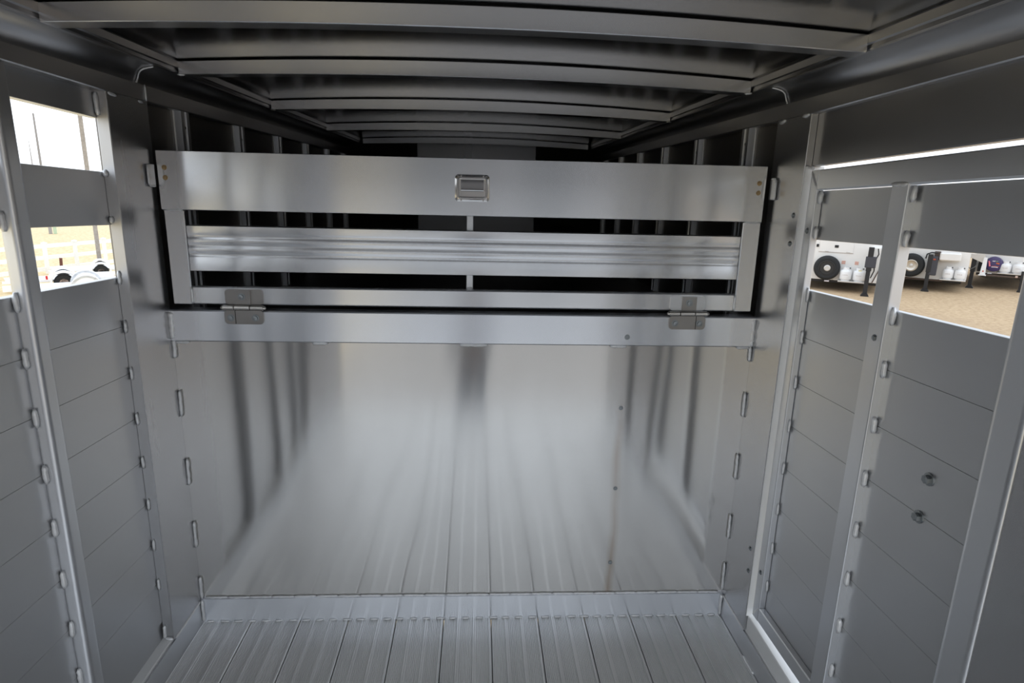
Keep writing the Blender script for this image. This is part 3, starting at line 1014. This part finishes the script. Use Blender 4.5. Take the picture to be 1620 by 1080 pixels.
small_box(c3, 'tray', M['hub'], 0.0, .66, -.32, .02, .50, .525, c=.004)
small_box(c3, 'axle_beam', M['brownbeam'], -.3, .58, -.30, -.2, .40, .45)
small_box(c3, 'hitch_ball', M['label_tan'], .44, .50, -.36, -.28, .42, .47)
small_box(c3, 'white_tab', M['wpaint'], -.24, -.13, -.30, -.27, .475, .495)
small_box(c3, 'battery_tray', M['rubber'], -.50, -.40, -.28, -.02, .52, .90)

# propane cylinders standing on the campers' trays
def cylinder(root, x, y, z0, r, h, label, tag_yellow=False):
    """upright steel gas bottle with foot ring, collar and valve, in the camper's own frame"""
    P = root.matrix_basis @ Vector((x, y, z0)) if False else None
    a = root.rotation_euler.z
    X = root.location.x + x * math.cos(a) - y * math.sin(a)
    Y = root.location.y + x * math.sin(a) + y * math.cos(a)
    e = thing(empty('propane_cylinder', (X, Y, root.location.z + z0), a), label, 'gas bottle', 'white propane cylinders in front of the campers')
    bm = bmesh.new()
    lathe(bm, [(.02, .02), (r * .75, .025), (r * .93, .04), (r, .07), (r, h - .07), (r * .95, h - .035), (r * .82, h - .012), (r * .3, h)], seg=28)
    finish('shell', bm, M['propane'], e, angle=40)
    bm = bmesh.new()
    lathe(bm, [(r * .72, 0), (r * .74, 0), (r * .74, .05), (r * .72, .05)], seg=24)
    finish('foot_ring', bm, M['propane'], e)
    bm = bmesh.new()
    n, rc = 20, r * .58
    t0, t1 = 0.35 * PI, 2.15 * PI
    vi = []
    for k in range(n + 1):
        t = t0 + (t1 - t0) * k / n
        vi.append([bm.verts.new((q * math.cos(t), q * math.sin(t), zz)) for q, zz in ((rc, h - .02), (rc, h + .07), (rc * .9, h + .07), (rc * .9, h - .02))])
    for k in range(n):
        for j in range(4):
            bm.faces.new((vi[k][j], vi[k][(j + 1) % 4], vi[k + 1][(j + 1) % 4], vi[k + 1][j]))
    finish('collar', bm, M['propane'], e)
    bm = bmesh.new()
    lathe(bm, [(.016, h - .01), (.016, h + .03), (.03, h + .035), (.03, h + .06), (.01, h + .065)], seg=10)
    tube(bm, [(0, 0, h + .045), (rc * 1.15, -rc * .5, h + .05)], .017, 8)
    finish('valve', bm, M['valve'], e)
    bm = bmesh.new()
    for k in range(6):
        t = -PI / 2 - .45 + .15 * k
        cx, cy = (r + .001) * math.cos(t), (r + .001) * math.sin(t)
        box(bm, cx - .006, cx + .006, cy - .001, cy + .002, h * .50, h * .50 + random.uniform(.02, .032), 0)
    finish('lettering', bm, M['grey_print'], e)
    if tag_yellow:
        bm = bmesh.new()
        box(bm, -.03, .05, -r * .75, -r * .7, h - .02, h + .005, .001)
        finish('tag', bm, M['yellow'], e)
    return e
cylinder(c1, .02, -.18, .335, .152, .31, 'white propane cylinder right beside the black-hubbed spare wheel')
cylinder(c1, .35, -.18, .335, .152, .31, 'white propane cylinder with yellow tag beside the first black leg', True)
cylinder(c2, .60, -.17, .395, .135, .29, 'white propane cylinder under the front shelf, nearer the silver-rimmed wheel')
cylinder(c2, .885, -.17, .395, .135, .29, 'white propane cylinder under the end of the front shelf')
cylinder(c3, .165, -.17, .525, .145, .28, 'dusty white propane cylinder next to the purple tire cover')
cylinder(c3, .475, -.17, .525, .145, .28, 'rightmost dusty white propane cylinder by the far door stile')

# ------------------------------------------------------------------ left side: fence, poles, utility trailers
FA = -32.5
floc, frz = frame(FA, 30.0, -2.0)
fence = thing(empty('fence', floc, frz), 'white vinyl three-rail fence before the dry grass', 'fence')
posts = []
for k in range(-4, 6):
    px_, py_ = -.79 + .97 * k, .80 * k
    sc_ = 1 + py_ / 30
    posts.append((px_ * sc_, py_))
for (px_, py_) in posts:
    bm = bmesh.new()
    box(bm, px_ - .075, px_ + .075, py_ - .075, py_ + .075, 0, 1.17, .006)
    p = finish('post', bm, M['vinyl'], fence)
    bm = bmesh.new()
    prism(bm, [(px_ - .1, py_ - .1), (px_ + .1, py_ - .1), (px_ + .1, py_ + .1), (px_ - .1, py_ + .1)], 'z', [1.165, 1.195])
    v = [bm.verts.new((px_ + a * .09, py_ + b * .09, 1.195)) for a, b in ((-1, -1), (1, -1), (1, 1), (-1, 1))]
    ap = bm.verts.new((px_, py_, 1.235))
    for k in range(4):
        bm.faces.new((v[k], v[(k + 1) % 4], ap))
    finish('post_cap', bm, M['vinyl'], p)
for (a, b) in zip(posts[:-1], posts[1:]):
    for z in (1.07, .63, .19):
        bm = bmesh.new()
        pa, pb = Vector((a[0], a[1], z)), Vector((b[0], b[1], z))
        d = (pb - pa).normalized()
        nrm = Vector((-d.y, d.x, 0))
        vv_ = []
        for p in (pa + d * .07, pb - d * .07):
            vv_.append([bm.verts.new(p + nrm * q + Vector((0, 0, w))) for q, w in ((-.025, -.075), (.025, -.075), (.025, .075), (-.025, .075))])
        for j in range(4):
            bm.faces.new((vv_[0][j], vv_[0][(j + 1) % 4], vv_[1][(j + 1) % 4], vv_[1][j]))
        bm.faces.new(vv_[0])
        bm.faces.new(vv_[1])
        finish('rail', bm, M['vinyl'], fence)

def at_left(az, D):
    return frame(az, D, -2.0)
loc, rz = at_left(-30.72, 29.75)
pl = empty('square_pole', loc, rz)
thing(pl, 'weathered square wooden pole standing against the white fence', 'pole')
bm = bmesh.new()
box(bm, -.075, .075, -.075, .075, 0.0, 9.0, .008)
finish('shaft', bm, M['wood'], pl)
bm = bmesh.new()
box(bm, -.16, .16, -.16, .16, 0.0, .35, .02)
finish('base', bm, M['wood'], pl)
loc, rz = at_left(-33.46, 60)
bm = bmesh.new()
lathe(bm, [(.10, 0), (.09, 3), (.06, 8.2), (.02, 8.3)], seg=12)
thing(finish('light_pole', bm, M['polegrey'], loc=loc), 'thin grey pole against the bright sky', 'pole')
loc, rz = at_left(-33.95, 80)
bm = bmesh.new()
lathe(bm, [(.05, 0), (.045, 5.5), (.02, 7.2)], seg=10)
thing(finish('antenna_mast', bm, M['polegrey'], loc=loc), 'hair-thin mast left of the grey pole', 'mast')
for az, mat, nme, lab, cat, hh in ((-33.50, M['greybox'], 'utility_pedestal', 'grey utility pedestal standing in the dry grass', 'pedestal', 1.25),
                                    (-33.22, M['greenbox'], 'utility_pedestal', 'pale green utility pedestal standing in the dry grass', 'pedestal', 1.15)):
    loc, rz = at_left(az, 52)
    e = thing(empty(nme, loc, rz), lab, cat)
    bm = bmesh.new()
    box(bm, -.10, .10, -.10, .10, 0, hh, .01)
    finish('housing', bm, mat, e)
    bm = bmesh.new()
    box(bm, -.115, .115, -.115, .115, hh, hh + .06, .02)
    finish('cap', bm, mat, e)
loc, rz = at_left(-33.2, 29.6)
bm = bmesh.new()
prism(bm, [(-.05, -.05), (.05, -.05), (.05, -.04), (-.04, -.04), (-.04, .05), (-.05, .05)], 'z', [0, .64])
e = finish('steel_stake', bm, M['rust'], loc=loc)
e.rotation_euler = (0, 0.06, rz)
thing(e, 'rusty brown steel stake before the white fence', 'stake')

def utility_trailer(az, D, label, r, low=False, tail=False):
    loc, rz = at_left(az, D)
    root = thing(empty('utility_trailer', loc, rz), label, 'trailer', 'white utility trailers by the fence')
    zf = r + .05
    W_ = 1.35
    for y0 in (0.14, W_ - .2):
        bm = bmesh.new()
        prism(bm, rect(y0, y0 + .06, zf - .02, zf + .06, .008), 'x', [-1.6, 1.5])
        finish('side_rail', bm, M['wpaint'], root)
    bm = bmesh.new()
    box(bm, -1.55, 1.45, .2, W_ - .2, zf - .01, zf + .02, .004)
    finish('deck', bm, M['wpaint'], root)
    bm = bmesh.new()
    prism(bm, rect(W_ / 2 - .04, W_ / 2 + .04, zf - .02, zf + .06, .008), 'x', [1.5, 2.6])
    finish('tongue', bm, M['wpaint'], root)
    bm = bmesh.new()
    box(bm, 2.3, 2.36, W_ / 2 - .03, W_ / 2 + .03, 0, zf + .5, .008)
    finish('jack', bm, M['black'], root)
    for y0, sgn in ((-.09, -1), (W_ - .12, 1)):
        # round fender with a turned-down side skirt
        bm = bmesh.new()
        n = 16
        ro, ri = r * 1.32, r * 1.10
        A = []
        for k in range(n + 1):
            t = PI * k / n
            A.append([bm.verts.new((q * math.cos(t), yy, zf - .03 + q * math.sin(t))) for q, yy in ((ro, y0), (ro, y0 + .24), (ri, y0 + .24), (ri, y0))])
        for k in range(n):
            for j in range(4):
                bm.faces.new((A[k][j], A[k][(j + 1) % 4], A[k + 1][(j + 1) % 4], A[k + 1][j]))
        bm.faces.new(A[0])
        bm.faces.new(A[-1])
        if low:
            # solid skirt plate closing the near face of the fender
            for yy in (y0, y0 + .01):
                bm.faces.new([bm.verts.new((ro * math.cos(PI * k / n), yy, zf - .03 + ro * math.sin(PI * k / n))) for k in range(n + 1)])
        f = finish('fender', bm, M['wpaint'], root, angle=40)
        bm = bmesh.new()
        yy = y0 + .03
        lathe(bm, [(r * .45, yy + .01), (r * .55, yy), (r * .85, yy), (r, yy + .05), (r, yy + .15), (r * .85, yy + .19)], (0, 0, r), 'y', 30)
        wv = finish('wheel', bm, M['rubber'], root, angle=35)
        bm = bmesh.new()
        lathe(bm, [(r * .56, yy + .01), (r * .5, yy + .005), (r * .4, yy + .04), (r * .1, yy + .03)], (0, 0, r), 'y', 24)
        finish('rim', bm, M['label_tan'], wv)
    if tail:
      bm = bmesh.new()
      box(bm, -r * 1.32 - .10, -r * 1.32 - .04, -.02, .04, zf + .08, zf + .20, .004)
      finish('tail_light', bm, M['redlens'], root)
    bm = bmesh.new()
    box(bm, -1.6, 1.5, -.115, -.095, .10, zf - .035, .006)
    finish('side_board', bm, M['wpaint'], root)
    bm = bmesh.new()
    box(bm, -.36, .24, -.124, -.113, zf - .14, zf - .10, .004)
    finish('dark_strip', bm, M['black'], root)  # plain black strip along the side board
    return root
utility_trailer(-33.13, 25.0, 'white utility trailer with round fender below the rusty stake', .285, tail=True)
utility_trailer(-30.70, 27.8, 'white utility trailer with round fender below the square pole', .25)
utility_trailer(-31.75, 22.7, 'nearest white utility trailer with a smooth closed fender', .33, True)

# ------------------------------------------------------------------ person standing behind the open rear (seen mirrored in the bulkhead)
def skin_mesh(name, joints, bones, mats, mat_fn, parent, sub=2):
    me = bpy.data.meshes.new(name)
    me.from_pydata([j[0] for j in joints], bones, [])
    o = bpy.data.objects.new(name, me)
    COL.objects.link(o)
    o.parent = parent
    md = o.modifiers.new('skin', 'SKIN')
    md.use_smooth_shade = True
    for k, j in enumerate(joints):
        v = me.skin_vertices[0].data[k]
        r = j[1]
        v.radius = r if isinstance(r, tuple) else (r, r)
        v.use_root = (k == 0)
    o.modifiers.new('sub', 'SUBSURF').levels = sub
    o.modifiers['sub'].render_levels = sub
    dg = bpy.context.evaluated_depsgraph_get()
    dg.update()
    nm_ = bpy.data.meshes.new_from_object(o.evaluated_get(dg))
    o.modifiers.clear()
    o.data = nm_
    for q in mats:
        nm_.materials.append(q)
    for p in nm_.polygons:
        p.use_smooth = True
        p.material_index = mat_fn(p.center)
    return o
per = thing(empty('person', (-0.03, -3.95, -0.985), 0.0), 'person in dark blue jacket and jeans mirrored dimly in the bulkhead', 'person')
J = [((0, 0, .95), (.14, .10)), ((0, .01, 1.12), (.13, .095)), ((0, .0, 1.32), (.155, .10)), ((0, -.01, 1.44), (.10, .075)), ((0, .005, 1.50), (.052, .055)), ((0, .015, 1.56), (.055, .06)),
     ((0, .02, 1.62), (.075, .092)), ((0, .015, 1.69), (.076, .095)), ((0, .005, 1.745), (.045, .055))]
B = [(0, 1), (1, 2), (2, 3), (3, 4), (4, 5), (5, 6), (6, 7), (7, 8)]
for s in (-1, 1):
    b = len(J)
    J += [((s * .078, 0, .86), (.085, .09)), ((s * .073, .012, .50), (.074, .070)), ((s * .073, -.015, .30), (.070, .066)), ((s * .075, -.02, .09), (.050, .050)), ((s * .08, .06, .045), (.043, .035)), ((s * .085, .16, .03), (.04, .022))]
    B += [(0, b), (b, b + 1), (b + 1, b + 2), (b + 2, b + 3), (b + 3, b + 4), (b + 4, b + 5)]
    b = len(J)
    J += [((s * .165, -.005, 1.41), .058), ((s * .205, .0, 1.13), .042), ((s * .13, .19, 1.03), .033), ((s * .075, .25, 1.05), (.022, .03)), ((s * .045, .275, 1.06), (.016, .036))]
    B += [(3, b), (b, b + 1), (b + 1, b + 2), (b + 2, b + 3), (b + 3, b + 4)]
    h = b + 4
    for k in range(4):
        f = len(J)
        z = 1.088 - .019 * k
        ln = (.95, 1.1, 1.0, .8)[k]
        J += [((s * .02, .285 + .012 * ln, z), .0085), ((-s * .008, .287 + .014 * ln, z - .002), .008), ((-s * .022, .272, z - .003), .007)]
        B += [(h, f), (f, f + 1), (f + 1, f + 2)]
    f = len(J)
    J += [((s * .035, .262, 1.10), .0095), ((s * .012, .262, 1.112), .0085)]
    B += [(b + 3, f), (f, f + 1)]
def pm(c):
    if c.z < .075:
        return 3
    if c.z < .93 and abs(c.x) < .19 and c.y < .16:
        return 1
    if c.z > 1.495 or (c.y > .215 and c.z > .95):
        return 2
    return 0
body = skin_mesh('body', J, B, [M['jacket'], M['jeans'], M['skin'], M['shoe']], pm, per)
bm = bmesh.new()
bmesh.ops.create_uvsphere(bm, u_segments=20, v_segments=12, radius=1)
for v in list(bm.verts):
    v.co = Vector((v.co.x * .090, v.co.y * .112 + .0, v.co.z * .105 + 1.69))
bmesh.ops.delete(bm, geom=[v for v in bm.verts if (v.co.y > .045 and v.co.z < 1.735) or v.co.z < 1.60], context='VERTS')
finish('hair', bm, M['hair'], per, angle=80)
for sx_ in (-1, 1):
    bm = bmesh.new()
    bmesh.ops.create_uvsphere(bm, u_segments=10, v_segments=8, radius=.011)
    finish('eye', bm, M['shoe'], per, loc=(sx_ * .030, .098, 1.665))
    bm = bmesh.new()
    lathe(bm, [(.004, -.006), (.022, -.004), (.026, .003), (.012, .008)], seg=12)
    e = finish('ear', bm, M['skin'], per, loc=(sx_ * .083, .01, 1.655), rot=(0, sx_ * PI / 2, 0))
bm = bmesh.new()
tube(bm, [(0, .100, 1.672), (0, .118, 1.645), (0, .112, 1.633)], [.008, .014, .010], 8)
finish('nose', bm, M['skin'], per)
bm = bmesh.new()
tube(bm, [(-.026, .094, 1.604), (0, .104, 1.603), (.026, .094, 1.604)], [.003, .007, .003], 8)
finish('mouth', bm, M['label_red'], per)

# ------------------------------------------------------------------ unseen, added shed across the drive behind the trailer (dims what the gate plate mirrors)
blocker = thing(empty('reflection_blocker', (1.0, -26.0, -0.985)), 'unseen long grey shed across the drive', 'blocker')
M['blocker'] = plain('grey_blocker', (0.10, 0.105, 0.11), 0.6)
M['blocker_roof'] = plain('dark_blocker_roof', (0.07, 0.07, 0.075), 0.6)
bm = bmesh.new()
box(bm, -14, 14, -6, 0, 0, 4.2, 0.02)
finish('wall', bm, M['blocker'], blocker)
bm = bmesh.new()
prism(bm, [(-6.4, 4.15), (0.4, 4.15), (0.4, 4.3), (-3.0, 5.6), (-6.4, 4.3)], 'x', [-14.4, 14.4])
finish('roof', bm, M['blocker_roof'], blocker)
for k in range(5):
    bm = bmesh.new()
    box(bm, -12.5 + 5.2 * k, -9.5 + 5.2 * k, -0.02, 0.06, 0.0, 3.2, 0.02)
    finish('door', bm, M['greybox'], blocker)
